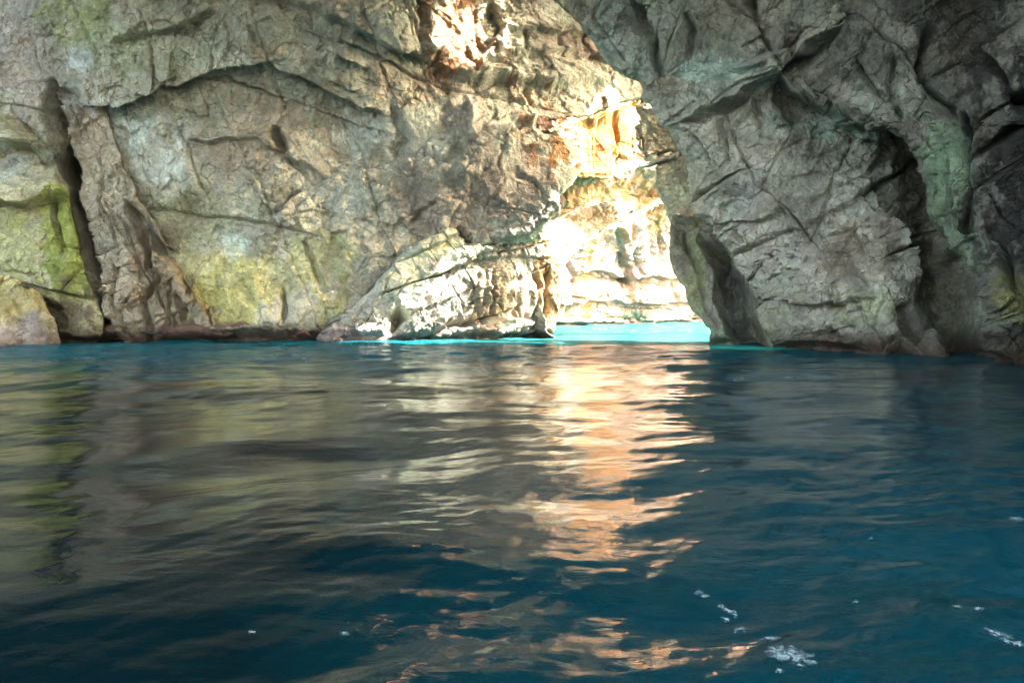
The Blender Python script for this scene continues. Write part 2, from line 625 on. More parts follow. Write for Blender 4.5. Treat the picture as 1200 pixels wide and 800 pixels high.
W = relief('cave_wall', M_wall, axis(-330, -10, 800, 865, FINE, 9), axis(-360, -10, 412, 441, FINE, 9), wall_poly,
           wall_depth, wall_feat, 11, rock_std(1.0, 3.8, 1.3, .42, bed=(.2, .1, 1), jo=(.9, .3, .35), jn=.65, w=(.13, .24, .30)), wall_col, back=6.0, round_px=7, round_m=.5)
tag(W, 'broad grey brown back wall of the sea cave with arching overhangs and green stains', 'cave wall')

# red crusted shelf along the foot of the back wall
band_poly = [(120, 378), (200, 380), (260, 377), (320, 379), (350, 381), (366, 388), (370, 398), (368, 412), (60, 412), (70, 390)]
band = relief('encrusted_shelf', M_band, axis(50, 60, 400, 405, 1.0, 5), axis(370, 371, 410, 414, .8, 3), band_poly,
              lambda x, y: interp(x, y, [(60, 390, 44.4), (200, 378, 45), (200, 410, 44.3), (390, 380, 46), (390, 410, 45.3)]),
              lambda x, y, P: 0.25 * np.exp(-((y - 390) / 9) ** 2) - .5 * sstep(396, 404, y), 19, rock_std(.45, 1.5, .5, .2, rg=.9, jn=.5),
              with_stains((.12, .075, .055), [(300, 392, 120, 8, (.12, .065, .042), .8)], 19, wet=False), parent=W, round_px=7, round_m=.5, back=1.6)
band['label'] = 'dark red encrusted shelf at the waterline'

# ---- mossy block left of the black crack
moss_poly = [(-330, 120), (-60, 130), (0, 136), (20, 141), (42, 156), (58, 170), (68, 192), (76, 215), (85, 250), (98, 300), (112, 350), (121, 395), (124, 440), (-330, 440)]


def moss_feat(x, y, P):
    d = lip(x, y, [(-60, 170), (0, 178), (30, 176), (70, 196)], 14, .8, 16, .7)
    d += lip(x, y, [(-40, 238), (0, 236), (30, 242), (80, 235)], 22, .9, 20, .6)
    d += crack(x, y, [(60, 225), (63, 262), (76, 300)], 1.6, .9) + crack(x, y, [(44, 352), (64, 366), (80, 380)], 7, 1.6) + crack(x, y, [(-20, 300), (10, 318), (50, 322)], 1.5, .5)
    d += lip(x, y, [(0, 140), (20, 160), (5, 172)], 8, .5, 8, .4)
    return d


LB = relief('mossy_rock', M_rough, axis(-330, -8, 128, 130, FINE, 9), axis(110, 118, 412, 441, FINE, 9), moss_poly,
            lambda x, y: interp(x, y, [(-300, 150, 39), (-300, 420, 37), (0, 150, 44.2), (0, 240, 43.4), (0, 420, 42.4), (90, 200, 44.6), (110, 300, 44.2), (120, 420, 43.6), (60, 330, 43.4)]),
            moss_feat, 23, rock_std(1.0, 2.4, .9, .35),
            with_stains((.34, .33, .2), [(80, 290, 34, 70, MOSS, .95), (20, 300, 30, 60, (.28, .30, .14), .7), (40, 200, 60, 22, (.36, .37, .26), .8),
                                          (20, 190, 40, 14, (.4, .44, .38), .7), (70, 240, 24, 20, (.27, .31, .07), .8), (60, 375, 80, 24, (.11, .085, .06), .8)], 23), back=5, round_px=12, round_m=1.2)
tag(LB, 'mossy yellow green rock block left of the black vertical crack', 'rock')

# ---- broken leaning rib right of the crack
rib_poly = [(64, 104), (68, 86), (98, 82), (124, 104), (128, 136), (138, 170), (150, 205), (176, 242), (190, 264), (202, 300), (224, 328), (246, 362),
            (262, 400), (262, 440), (138, 440), (132, 392), (120, 330), (107, 262), (97, 205), (90, 168), (78, 130)]


def rib_feat(x, y, P):
    d = crack(x, y, [(158, 240), (170, 262), (186, 285), (206, 310), (226, 340)], 5, 2.0)
    d += crack(x, y, [(176, 400), (172, 355), (184, 330), (170, 300)], 4, 1.2)
    d += crack(x, y, [(205, 345), (215, 362), (224, 385)], 3.5, 1.1) + crack(x, y, [(82, 108), (92, 140), (98, 170)], 2.5, .7)
    d += crack(x, y, [(152, 238), (162, 262), (172, 292), (168, 318)], 3, 2.4) + crack(x, y, [(186, 282), (200, 304), (214, 326), (228, 346)], 2.6, 2.0)
    d += crack(x, y, [(112, 180), (122, 220), (132, 262), (138, 300)], .9, .7) + crack(x, y, [(128, 300), (136, 345), (146, 398)], 1., .8) + crack(x, y, [(196, 330), (202, 360), (212, 396)], 1.2, .9)
    d += crack(x, y, [(150, 262), (156, 300), (166, 330)], 2.2, .6)
    return d


RB = relief('rock_rib', M_rough, axis(60, 62, 264, 266, .9, 5), axis(76, 78, 412, 441, .9, 9), rib_poly,
            lambda x, y: interp(x, y, [(85, 90, 45.2), (95, 160, 45.7), (110, 220, 45.2), (135, 160, 46), (150, 240, 45.0), (140, 300, 44.2), (190, 300, 45.1), (150, 420, 43.6), (250, 420, 45.0), (240, 360, 45.4)]),
            rib_feat, 31, rock_std(1.0, 2.2, .95, .34, an=(1.3, 1.3, .6), w=(.3, .4, .3), rg=.5, bed=(.9, .2, .4), jo=(.5, .3, -.8), jn=1.5),
            with_stains((.35, .31, .22), [(84, 110, 26, 30, (.46, .46, .42), .8), (130, 290, 26, 60, (.33, .31, .24), .6), (190, 320, 40, 40, (.27, .22, .14), .6),
                                           (235, 355, 20, 20, (.32, .24, .10), .7)], 31), back=4, round_px=5, round_m=.5)
tag(RB, 'shattered leaning rock rib standing right of the black vertical crack', 'rock')

# ---- pale rubble slope at the foot of the wall, below the opening
def ledge_feat(x, y, P):
    d = lip(x, y, [(470, 345), (520, 318), (560, 300), (620, 300), (660, 300)], 26, .25, 26, .2)
    d += crack(x, y, [(452, 395), (465, 375), (474, 360)], 7, 2.2) + crack(x, y, [(500, 398), (520, 380), (560, 370)], 5, .9)
    for k in range(9):
        xx = 560 + 10 * k
        d += crack(x, y, [(xx, 312), (xx - 3, 345), (xx + 2, 378)], 1.8, .15 + .15 * (k % 3))
    d += lip(x, y, [(380, 384), (450, 378), (540, 376), (640, 376)], 20, -.6, 14, -.8)
    return d


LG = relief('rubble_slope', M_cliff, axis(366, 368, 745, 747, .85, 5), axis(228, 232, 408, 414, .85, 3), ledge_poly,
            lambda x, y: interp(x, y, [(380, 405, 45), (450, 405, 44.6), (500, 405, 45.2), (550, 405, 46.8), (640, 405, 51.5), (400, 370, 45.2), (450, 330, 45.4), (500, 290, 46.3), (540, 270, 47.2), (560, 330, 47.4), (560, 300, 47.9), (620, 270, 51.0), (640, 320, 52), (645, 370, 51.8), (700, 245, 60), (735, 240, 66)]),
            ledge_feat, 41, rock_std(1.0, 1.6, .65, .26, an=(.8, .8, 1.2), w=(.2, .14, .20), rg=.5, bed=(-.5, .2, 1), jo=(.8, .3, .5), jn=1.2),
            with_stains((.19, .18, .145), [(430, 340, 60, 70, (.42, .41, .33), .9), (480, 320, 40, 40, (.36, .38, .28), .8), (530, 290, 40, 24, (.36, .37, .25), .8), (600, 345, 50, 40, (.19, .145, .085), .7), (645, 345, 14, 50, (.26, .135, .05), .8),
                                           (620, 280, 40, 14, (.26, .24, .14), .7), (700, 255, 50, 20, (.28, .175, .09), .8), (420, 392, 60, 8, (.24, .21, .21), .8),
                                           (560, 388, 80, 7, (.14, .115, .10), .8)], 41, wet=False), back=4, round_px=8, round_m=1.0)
tag(LG, 'pale rubble slope at the foot of the back wall below the opening', 'rock slope')

# ---- the sunlit cliff outside, seen through the opening
cl_poly = [(540, 60), (980, 40), (980, 440), (540, 440)]


def cl_feat(x, y, P):
    d = lip(x, y, [(600, 215), (660, 205), (695, 200), (720, 212), (745, 198), (780, 190), (820, 188)], 18, -.6, 24, -.6)
    d += lip(x, y, [(600, 290), (680, 282), (720, 262), (770, 235), (840, 215)], 18, -.7, 24, -.7)
    d += lip(x, y, [(690, 175), (712, 185), (718, 208)], 14, .8, 14, .8)
    d += lip(x, y, [(640, 330), (700, 322), (780, 326), (850, 318)], 14, .7, 14, .5)
    d += lip(x, y, [(640, 355), (720, 350), (830, 352)], 12, .6, 12, .4)
    d += lip(x, y, [(720, 262), (735, 300), (740, 330)], 18, .7, 18, .5)
    d += lip(x, y, [(640, 374), (740, 373), (860, 373)], 10, -.6, 10, -.5)
    for xx, y0, y1, w_ in ((668, 300, 372, 2), (706, 322, 372, 1.5), (733, 290, 352, 3), (771, 280, 326, 1.6), (790, 326, 372, 2.6)):
        d += crack(x, y, [(xx, y0), (xx + 3, (y0 + y1) / 2), (xx - 2, y1)], w_, .7)
    return d


def rock_cliff(P, seed):
    d = 1.0 * fbm(P, .06, 3, seed)
    d += joints(P, (.05, .0, 1), 3.2, seed + 20, .3, .5, .03) + joints(P, (.8, -.5, .1), 4.0, seed + 24, .3, .5, .03)
    d += joints(P, (.02, .1, 1), 1.2, seed + 28, .16, .25, .06) + joints(P, (.9, .3, .05), 1.5, seed + 32, .2, .3, .05)
    e, ed = facets(P, 1.8, seed + 1, tilt=.4)
    d += .14 * e
    e, ed = facets(P, .8, seed + 2, tilt=.5)
    d += .18 * e
    d += .3 * (ridged(P, .35, 4, seed + 8) - .8) + .09 * fbm(P, 1.2, 4, seed + 9, .6)
    return d


CL = relief('cliff', M_cliff, axis(530, 610, 850, 985, .9, 6), axis(30, 100, 395, 445, .9, 6), cl_poly,
            lambda x, y: interp(x, y, [(560, 100, 62), (640, 100, 66), (745, 100, 80), (700, 160, 70.5), (680, 185, 67.3), (745, 160, 79), (800, 150, 94), (560, 250, 64), (660, 240, 70.5), (760, 240, 94), (850, 240, 112),
                                       (560, 330, 68), (650, 320, 80), (740, 320, 97), (840, 320, 116), (560, 400, 72), (650, 390, 84), (740, 390, 100), (840, 390, 116), (950, 100, 125), (950, 400, 130)]),
            cl_feat, 53, lambda P, sd: .7 * rock_cliff(P, sd),
            with_stains((.27, .195, .165), [(710, 160, 60, 40, (.30, .13, .028), .95), (720, 300, 60, 40, (.28, .20, .17), .6), (700, 230, 60, 50, (.30, .145, .045), .85), (760, 230, 30, 40, (.30, .165, .07), .8),
                                          (690, 340, 12, 50, (.28, .14, .05), .8), (760, 345, 40, 22, (.26, .14, .085), .8), (800, 330, 24, 24, (.27, .15, .095), .8), (712, 350, 20, 10, (.24, .14, .09), .7), (780, 300, 20, 12, (.26, .15, .10), .7), (740, 372, 120, 5, (.2, .22, .15), .8)], 53, wet=False),
            back=6, round_px=4, round_m=1)
tag(CL, 'sunlit orange and cream cliff seen through the cave opening', 'cliff')

bl_poly = [(640, 150), (660, 142), (690, 136), (718, 126), (747, 117), (747, 150), (743, 172), (736, 186), (722, 184), (714, 208), (698, 212), (680, 210), (664, 204), (650, 190)]
BLK = relief('orange_block', M_cliff, axis(634, 636, 752, 754, .8, 4), axis(110, 112, 210, 212, .8, 4), bl_poly,
             lambda x, y: interp(x, y, [(650, 155, 66), (690, 140, 70), (690, 170, 68.5), (715, 200, 70), (670, 200, 67), (725, 160, 71), (745, 120, 75), (745, 170, 73.5)]),
             lambda x, y, P: lip(x, y, [(640, 152), (690, 144), (720, 138), (748, 128)], 6, -1.2, 10, -.9) + crack(x, y, [(716, 140), (722, 160), (718, 185)], 2, .5), 57, lambda P, sd: .4 * rock_cliff(P, sd),
             with_stains((.30, .16, .05), [(715, 165, 30, 26, (.30, .115, .02), .9), (660, 155, 20, 12, (.36, .25, .15), .8)], 57, wet=False), parent=CL, back=5, round_px=4, round_m=.6)
BLK['label'] = 'smooth orange block with a pale ledge on top'

# ---- slab with the alcove, right jamb of the opening
sl_poly = [(745, 120), (757, 186), (790, 178), (797, 184), (770, 196), (769, 212), (774, 240), (790, 266), (788, 284), (786, 300), (792, 318), (808, 342), (822, 366), (830, 386), (833, 404), (834, 440), (980, 440), (980, 100), (800, 100)]


def sl_feat(x, y, P):
    ins = poly_inside(x, y, [(822, 276), (846, 278), (862, 300), (880, 335), (905, 380), (915, 425), (866, 425), (852, 392), (840, 345), (826, 300)])
    e, s, t = line_dist(x, y, [(822, 276), (846, 278), (862, 300), (880, 335), (905, 380), (915, 425), (866, 425), (852, 392), (840, 345), (826, 300)], True)
    d = np.where(ins, -3.0 * sstep(0, 10, e), .25 * np.exp(-e / 5))
    d += crack(x, y, [(805, 262), (812, 300), (826, 340), (842, 390)], 2.5, .5) + lip(x, y, [(790, 266), (815, 262), (838, 266), (860, 275)], 7, .6, 10, .6)
    d += lip(x, y, [(752, 190), (775, 187), (797, 183)], 4, .5, 8, .3)
    return d


SL = relief('rock_jamb', M_rough, axis(738, 742, 925, 982, .85, 6), axis(98, 116, 412, 442, .85, 6), sl_poly,
            lambda x, y: interp(x, y, [(760, 130, 48), (780, 195, 46.5), (780, 240, 45.2), (800, 280, 43.5), (820, 340, 41.8), (836, 405, 40.8), (900, 405, 38.5), (900, 200, 42), (860, 300, 40.8), (860, 400, 39.6), (950, 250, 40)]),
            sl_feat, 61, rock_std(.7, 2.0, .8, .3, rg=.5),
            with_stains((.31, .29, .21), [(785, 225, 22, 34, (.36, .38, .27), .8), (812, 320, 16, 60, (.36, .36, .18), .8), (855, 340, 24, 50, (.17, .16, .14), .8), (840, 395, 20, 14, (.2, .27, .18), .6)], 61, wet=False), back=2.0, round_px=8, round_m=.8)  # alcove shade put into the colour
tag(SL, 'greenish rock jamb with a dark alcove at the right edge of the opening', 'rock')

for poly_, dep_, sd_ in (([(746, 192), (760, 188), (778, 183), (800, 177), (802, 184), (780, 190), (762, 194), (748, 197)], 45.9, 64),):
    lg_ = relief('ledge', M_rough, axis(740, 742, 862, 864, .8, 2), axis(170, 172, 280, 282, .8, 2), poly_, lambda x, y, q=dep_: q - (x - 780) * .012, lambda x, y, P: 0 * x,
                 sd_, rock_std(.35, 1.2, .5, .2, rg=.9), with_stains((.44, .44, .34), [], sd_, wet=False), parent=SL, back=1.8, round_px=4, round_m=.5, jagged=.5)
    lg_['label'] = 'thin pale ledge'

# ---- great right hand buttress
bt_poly = [(600, -360), (655, -60), (662, 8), (676, 30), (692, 50), (712, 72), (735, 93), (752, 108), (762, 124), (775, 142), (788, 162), (797, 184), (806, 212), (818, 240), (834, 262), (848, 276),
           (858, 300), (874, 328), (890, 352), (906, 378), (914, 400), (916, 460), (1470, 560), (1470, -360)]


def bt_feat(x, y, P):
    d = lip(x, y, [(770, 108), (810, 102), (850, 82), (890, 66), (940, 50), (1010, 32)], 16, -.9, 16, -.9)
    d += lip(x, y, [(795, 146), (830, 128), (870, 112), (905, 86), (940, 62), (1010, 38)], 22, .8, 18, .8)
    d += crack(x, y, [(735, -5), (748, 30), (762, 62), (776, 96)], 5, 1.5) + crack(x, y, [(875, -5), (888, 20), (905, 32)], 5, 1.2)
    d += crack(x, y, [(700, 20), (715, 50), (740, 85)], 3, .5) + crack(x, y, [(800, 5), (812, 40), (808, 70)], 3, .6)
    d += crack(x, y, [(838, 130), (842, 165), (848, 200)], 3, .7) + groove(x, y, [(884, 110), (890, 140), (905, 165)], 7, .6)
    d += lip(x, y, [(906, 88), (930, 112), (955, 130), (985, 150), (1010, 160)], 16, 1.6, 60, 1.6)
    d += groove(x, y, [(908, 96), (925, 130), (940, 150)], 7, .9)
    d += crack(x, y, [(800, 155), (820, 190), (845, 220)], 3, .5)
    d += lip(x, y, [(1022, 205), (1024, 225), (1040, 260), (1060, 300), (1072, 340)], 10, .8, 8, 1.2, -1)
    d += groove(x, y, [(975, 290), (1000, 320), (1030, 350)], 6, .6) + groove(x, y, [(990, 265), (1010, 300)], 5, .4)
    d += groove(x, y, [(995, 360), (1015, 385), (1035, 412)], 7, .8) + groove(x, y, [(1052, 350), (1062, 375), (1078, 408)], 9, 1.0)
    d += groove(x, y, [(962, 385), (980, 405), (985, 420)], 8, .7) + crack(x, y, [(1045, 400), (1060, 415)], 9, .9)
    d += lip(x, y, [(880, 350), (930, 352), (985, 358), (1035, 345)], 20, .4, 16, .35)
    d += lip(x, y, [(855, 258), (880, 262), (900, 248), (910, 240)], 10, .4, 10, .3) + groove(x, y, [(868, 270), (874, 300), (895, 340)], 5, .5)
    d += groove(x, y, [(890, 290), (893, 310)], 4, .5) + lip(x, y, [(940, 236), (975, 228), (1010, 222)], 10, .3, 10, .3)
    d += groove(x, y, [(1085, 160), (1100, 240), (1120, 330), (1150, 430)], 30, 2.4)
    return d


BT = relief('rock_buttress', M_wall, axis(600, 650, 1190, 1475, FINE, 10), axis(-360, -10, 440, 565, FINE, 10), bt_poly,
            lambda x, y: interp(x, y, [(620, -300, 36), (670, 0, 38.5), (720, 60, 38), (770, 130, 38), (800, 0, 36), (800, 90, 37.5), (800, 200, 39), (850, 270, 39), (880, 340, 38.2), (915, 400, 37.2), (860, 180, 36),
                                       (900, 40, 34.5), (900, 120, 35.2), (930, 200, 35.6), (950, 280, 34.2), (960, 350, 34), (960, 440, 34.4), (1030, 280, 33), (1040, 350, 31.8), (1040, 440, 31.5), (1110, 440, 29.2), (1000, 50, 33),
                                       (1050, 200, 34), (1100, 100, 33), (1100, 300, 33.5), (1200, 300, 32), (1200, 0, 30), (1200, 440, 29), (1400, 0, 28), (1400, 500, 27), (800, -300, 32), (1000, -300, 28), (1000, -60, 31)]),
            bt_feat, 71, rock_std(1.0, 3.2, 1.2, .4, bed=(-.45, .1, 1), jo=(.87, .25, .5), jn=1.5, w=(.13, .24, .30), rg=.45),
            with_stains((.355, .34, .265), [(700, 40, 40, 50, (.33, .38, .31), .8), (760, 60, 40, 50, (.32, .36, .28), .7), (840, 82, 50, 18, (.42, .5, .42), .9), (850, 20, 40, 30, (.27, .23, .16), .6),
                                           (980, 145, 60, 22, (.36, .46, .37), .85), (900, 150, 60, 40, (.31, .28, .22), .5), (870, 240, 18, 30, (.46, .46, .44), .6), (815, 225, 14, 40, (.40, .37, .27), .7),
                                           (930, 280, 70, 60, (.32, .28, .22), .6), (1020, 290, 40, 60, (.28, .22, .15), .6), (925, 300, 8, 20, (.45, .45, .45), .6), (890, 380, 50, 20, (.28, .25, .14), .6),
                                           (1030, 360, 40, 24, (.26, .27, .14), .6), (1000, 405, 100, 14, (.20, .14, .10), .7), (1080, 300, 40, 120, (.10, .085, .07), .8), (1120, 60, 90, 70, (.09, .08, .065), .7)], 71), back=2.8, round_px=18, round_m=1.4, side=(.25, 0, 0))  # shade of the right hand fissure put into the colour
tag(BT, 'massive grey rock buttress right of the opening reaching down to the water', 'rock buttress')

# ---- dark green wall at the far right, nearest to the viewer
fr_poly = [(880, -360), (985, -40), (1000, 30), (960, 70), (940, 92), (968, 120), (1000, 142), (1040, 152), (1064, 172), (1077, 196), (1080, 236), (1098, 268), (1122, 302), (1146, 338),
           (1154, 370), (1160, 400), (1166, 470), (1700, 900), (1700, -360)]


def fr_feat(x, y, P):
    d = crack(x, y, [(1085, 30), (1078, 80), (1095, 115), (1120, 135)], 5, 1.2) + crack(x, y, [(1050, 60), (1040, 100), (1055, 140)], 3, .8)
    d += crack(x, y, [(1128, 130), (1124, 175), (1132, 230), (1136, 280), (1150, 320)], 9, 1.8)
    d += crack(x, y, [(1130, 178), (1160, 172), (1200, 150)], 5, 1.0) + crack(x, y, [(1000, 60), (1020, 100), (1046, 120)], 3, .7)
    d += crack(x, y, [(1150, 60), (1180, 110), (1210, 130)], 8, 1.3) + crack(x, y, [(1100, 180), (1110, 230), (1100, 262)], 2.5, .6)
    d += crack(x, y, [(1160, 250), (1180, 300), (1195, 340)], 6, 1.1)
    return d


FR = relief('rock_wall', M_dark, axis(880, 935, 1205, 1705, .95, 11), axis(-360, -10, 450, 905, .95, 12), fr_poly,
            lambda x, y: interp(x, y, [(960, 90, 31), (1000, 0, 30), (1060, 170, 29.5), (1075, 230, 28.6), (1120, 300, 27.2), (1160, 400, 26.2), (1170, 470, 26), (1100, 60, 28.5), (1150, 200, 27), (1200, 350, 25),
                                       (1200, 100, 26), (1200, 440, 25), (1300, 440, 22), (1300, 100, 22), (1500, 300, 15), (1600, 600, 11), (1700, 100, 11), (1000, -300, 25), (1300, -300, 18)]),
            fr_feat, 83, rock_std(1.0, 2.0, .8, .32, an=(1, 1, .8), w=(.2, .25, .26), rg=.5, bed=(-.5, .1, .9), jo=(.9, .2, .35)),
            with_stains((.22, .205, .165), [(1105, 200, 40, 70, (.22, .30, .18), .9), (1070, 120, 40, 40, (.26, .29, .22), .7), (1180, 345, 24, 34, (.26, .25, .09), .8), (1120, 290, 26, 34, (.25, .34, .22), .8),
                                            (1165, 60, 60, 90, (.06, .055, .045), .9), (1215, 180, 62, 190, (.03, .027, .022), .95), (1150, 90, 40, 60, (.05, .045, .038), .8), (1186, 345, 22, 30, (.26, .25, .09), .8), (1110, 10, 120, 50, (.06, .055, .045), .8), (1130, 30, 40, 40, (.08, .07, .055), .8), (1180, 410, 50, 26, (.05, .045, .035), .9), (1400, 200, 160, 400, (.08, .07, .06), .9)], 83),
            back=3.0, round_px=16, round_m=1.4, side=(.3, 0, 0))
tag(FR, 'dark craggy green tinged wall at the far right nearest to the viewer', 'cave wall')

# ---- boulders
def ico(sub):
    import bmesh
    bm = bmesh.new()
    bmesh.ops.create_icosphere(bm, subdivisions=sub, radius=1)
    V = np.array([v.co[:] for v in bm.verts], np.float32)
    T = np.array([[v.index for v in f.verts] for f in bm.faces], np.int32)
    bm.free()
    return V, T


ICO = {k: ico(k) for k in (4, 5, 7)}


def boulder(name, c, r, seed, col, mat, sub=5, rel=.5, top=None):
    v, T = ICO[sub]
    P = v * np.array(r, np.float32) + np.array(c, np.float32)
    s = float(np.mean(r))
    e, ed = facets(P, s * .9, seed)
    e2, ed2 = facets(P, s * .3, seed + 1)
    e3, ed3 = facets(P, s * .11, seed + 2)
    d = rel * (.38 * e + .3 * e2 + .26 * e3) + .1 * s * fbm(P, 1 / s, 3, seed + 3)
    V = P + v * d[:, None]
    C = np.array(col, np.float32) * (1 + .3 * fbm(P, 1.2 / s, 4, seed + 4))[:, None]
    if top is not None:
        m = sstep(.5, 2.6, V[:, 2] + 1.3 * fbm(P, .7, 5, seed + 5))[:, None]
        C = C + (np.array(top) - C) * m
        m = sstep(.5, .1, V[:, 2])[:, None] * .6
        C = C + (np.array((.2, .13, .10)) - C) * m
    return new_obj(name, V, T, mat, None, np.clip(C, .015, .8), (c[0], c[1], 0))


bo = boulder('boulder', (-31.6, 41.2, -.7), (5.3, 2.8, 4.4), 7, (.30, .27, .24), M_rough, 7, .9, (.42, .37, .17))
tag(bo, 'yellow topped boulder at the left edge with its foot in the water', 'boulder')

def at_water(px, py):
    Y = H * F / (py - HY)
    return (px - 600) / F * Y, Y


# broken rocks lying along the foot of the rubble slope
SHORE = [(392, 394, .95, 'pinkish grey rock at the left tip of the rubble slope'), (412, 396, .75, 'low crusted rock second from the left tip of the rubble slope'),
         (433, 393, 1.1, 'knobbly rock just left of the dark notch in the rubble slope'), (480, 393, .95, 'low rock just right of the dark notch in the rubble slope'),
         (503, 395, .6, 'small dark rock in the middle of the row along the rubble slope'), (528, 391, .95, 'crusted grey rock below the green part of the rubble slope'),
         (556, 392, .8, 'flat brown rock left of the orange streaked face'), (584, 391, .85, 'mauve rock under the orange streaked face'),
         (612, 391, .75, 'brown crusted rock near the right end of the rubble slope'), (633, 391, .6, 'little rock at the right tip of the rubble slope')]
for k, (px_, py_, r_, lab) in enumerate(SHORE):
    Y_ = 45.0 + 8.0 * ((px_ - 390) / 245.) ** 1.4
    b_ = boulder('shore_rock', ((px_ - 600) / F * Y_, Y_, .1), (r_ * 1.1, r_ * .8, r_ * .62), 200 + 9 * k, [(.22, .19, .19), (.19, .155, .145), (.26, .245, .21)][k % 3], M_band, 5, 1.0, (.30, .28, .23))
    tag(b_, lab, 'rock', 'broken rocks along the foot of the rubble slope')

# ------------------------------------------------------------------ unseen roof of the cave, its outline shaped to steer the sun
def roof():
    xs = np.linspace(-36, 60, 210)
    ys = np.linspace(-30, 60, 190)
    x, y = np.meshgrid(xs, ys)
    z = 27.5 - 0.0 * x + 2.0 * np.sin(x * .11 + 1) * np.cos(y * .08)
    z = z - 26 * sstep(20, 34, x - .15 * (y - 20)) ** 1.0           # comes down on the right hand side
    P = np.stack([x, y, z], -1).reshape(-1, 3).astype(np.float32)
    P[:, 2] += 1.5 * fbm(P, .1, 4, 5)
    e, _ = facets(P, 4, 3)
    P[:, 2] += .3 * e
    edge = 50.0 + 6.5 * sstep(2, 6, x) - 20 * sstep(-.6, .7, x - (20.0 + 2.4 * sstep(43.2, 44.6, y) - 5 * sstep(47.3, 48.0, y)))  # edge shaped to shade the wall and leave the slope in sun
    hole = ((x - 4.2) / 4.2) ** 2 + ((y - 48.0) / 2.2) ** 2         # hole placed to let the sun onto the rust patch
    keep = (y < edge) & (hole > 1) & (x > -14 - 22 * sstep(12, 24, y)) & (y > -9)
    keep |= (y > 52.8) & (y < 58) & (x > 6) & (x < 32)  # unseen strip added to keep sun off the rock beside the opening
    q = keep[:-1, :-1] & keep[1:, :-1] & keep[:-1, 1:] & keep[1:, 1:]
    idx = np.arange(x.size).reshape(x.shape)
    Q = np.stack([idx[:-1, :-1][q], idx[:-1, 1:][q], idx[1:, 1:][q], idx[1:, :-1][q]], -1)
    C = np.tile(np.array((.24, .22, .18), np.float32), (len(P), 1))
    o = new_obj('cave_roof', P, Q, M_dark, None, C)
    sm = o.modifiers.new('thickness', 'SOLIDIFY')
    sm.thickness = 3.0
    sm.offset = 1
    tag(o, 'unseen rock roof of the sea cave, shaped to place sun and shade', 'cave roof', kind='structure')


roof()

# ------------------------------------------------------------------ sea
rng = np.random.default_rng(4)
WAVES = []
for lam, n, slope in ((9., 3, .018), (5., 5, .036), (2.8, 7, .036), (1.6, 9, .028), (.9, 11, .027), (.5, 13, .027), (.28, 16, .025), (.16, 16, .018)):
    for k in range(n):
        th = math.radians(-72 + rng.normal(0, 34))
        l = lam * rng.uniform(.75, 1.35)
        kk = 2 * math.pi / l
        a = slope / kk * math.sqrt(2. / n) * rng.uniform(.6, 1.3)
        WAVES.append((kk * math.cos(th), kk * math.sin(th), a, rng.uniform(0, 6.28), l))


def wave(x, y, spacing=None):
    z = np.zeros(np.shape(x), np.float32)
    # patches of livelier and calmer water
    P = np.stack([np.ravel(x), np.ravel(y), np.zeros(np.size(x))], -1).astype(np.float32)
    g1 = perlin(P * .11, 3).reshape(np.shape(x))
    g2 = perlin(P * .33 + 9, 4).reshape(np.shape(x))
    gust = np.clip(.85 + 1.3 * g1 + .9 * g2, .15, 2.) * (1 + .9 * sstep(22, 30, y) * sstep(58, 46, y))
    wx = x + .35 * perlin(P * .5, 8).reshape(np.shape(x))
    wy = y + .35 * perlin(P * .5, 9).reshape(np.shape(x))
    for kx, ky, a, ph, l in WAVES:
        s = np.sin(kx * wx + ky * wy + ph)
        w = 1. if spacing is None else np.clip(l / (spacing * 3.) - .6, 0, 1)
        amp = a * w * (gust if l < 2.2 else 1.)
        z += amp * (s + .22 * np.cos(2 * (kx * wx + ky * wy + ph)))
    return z


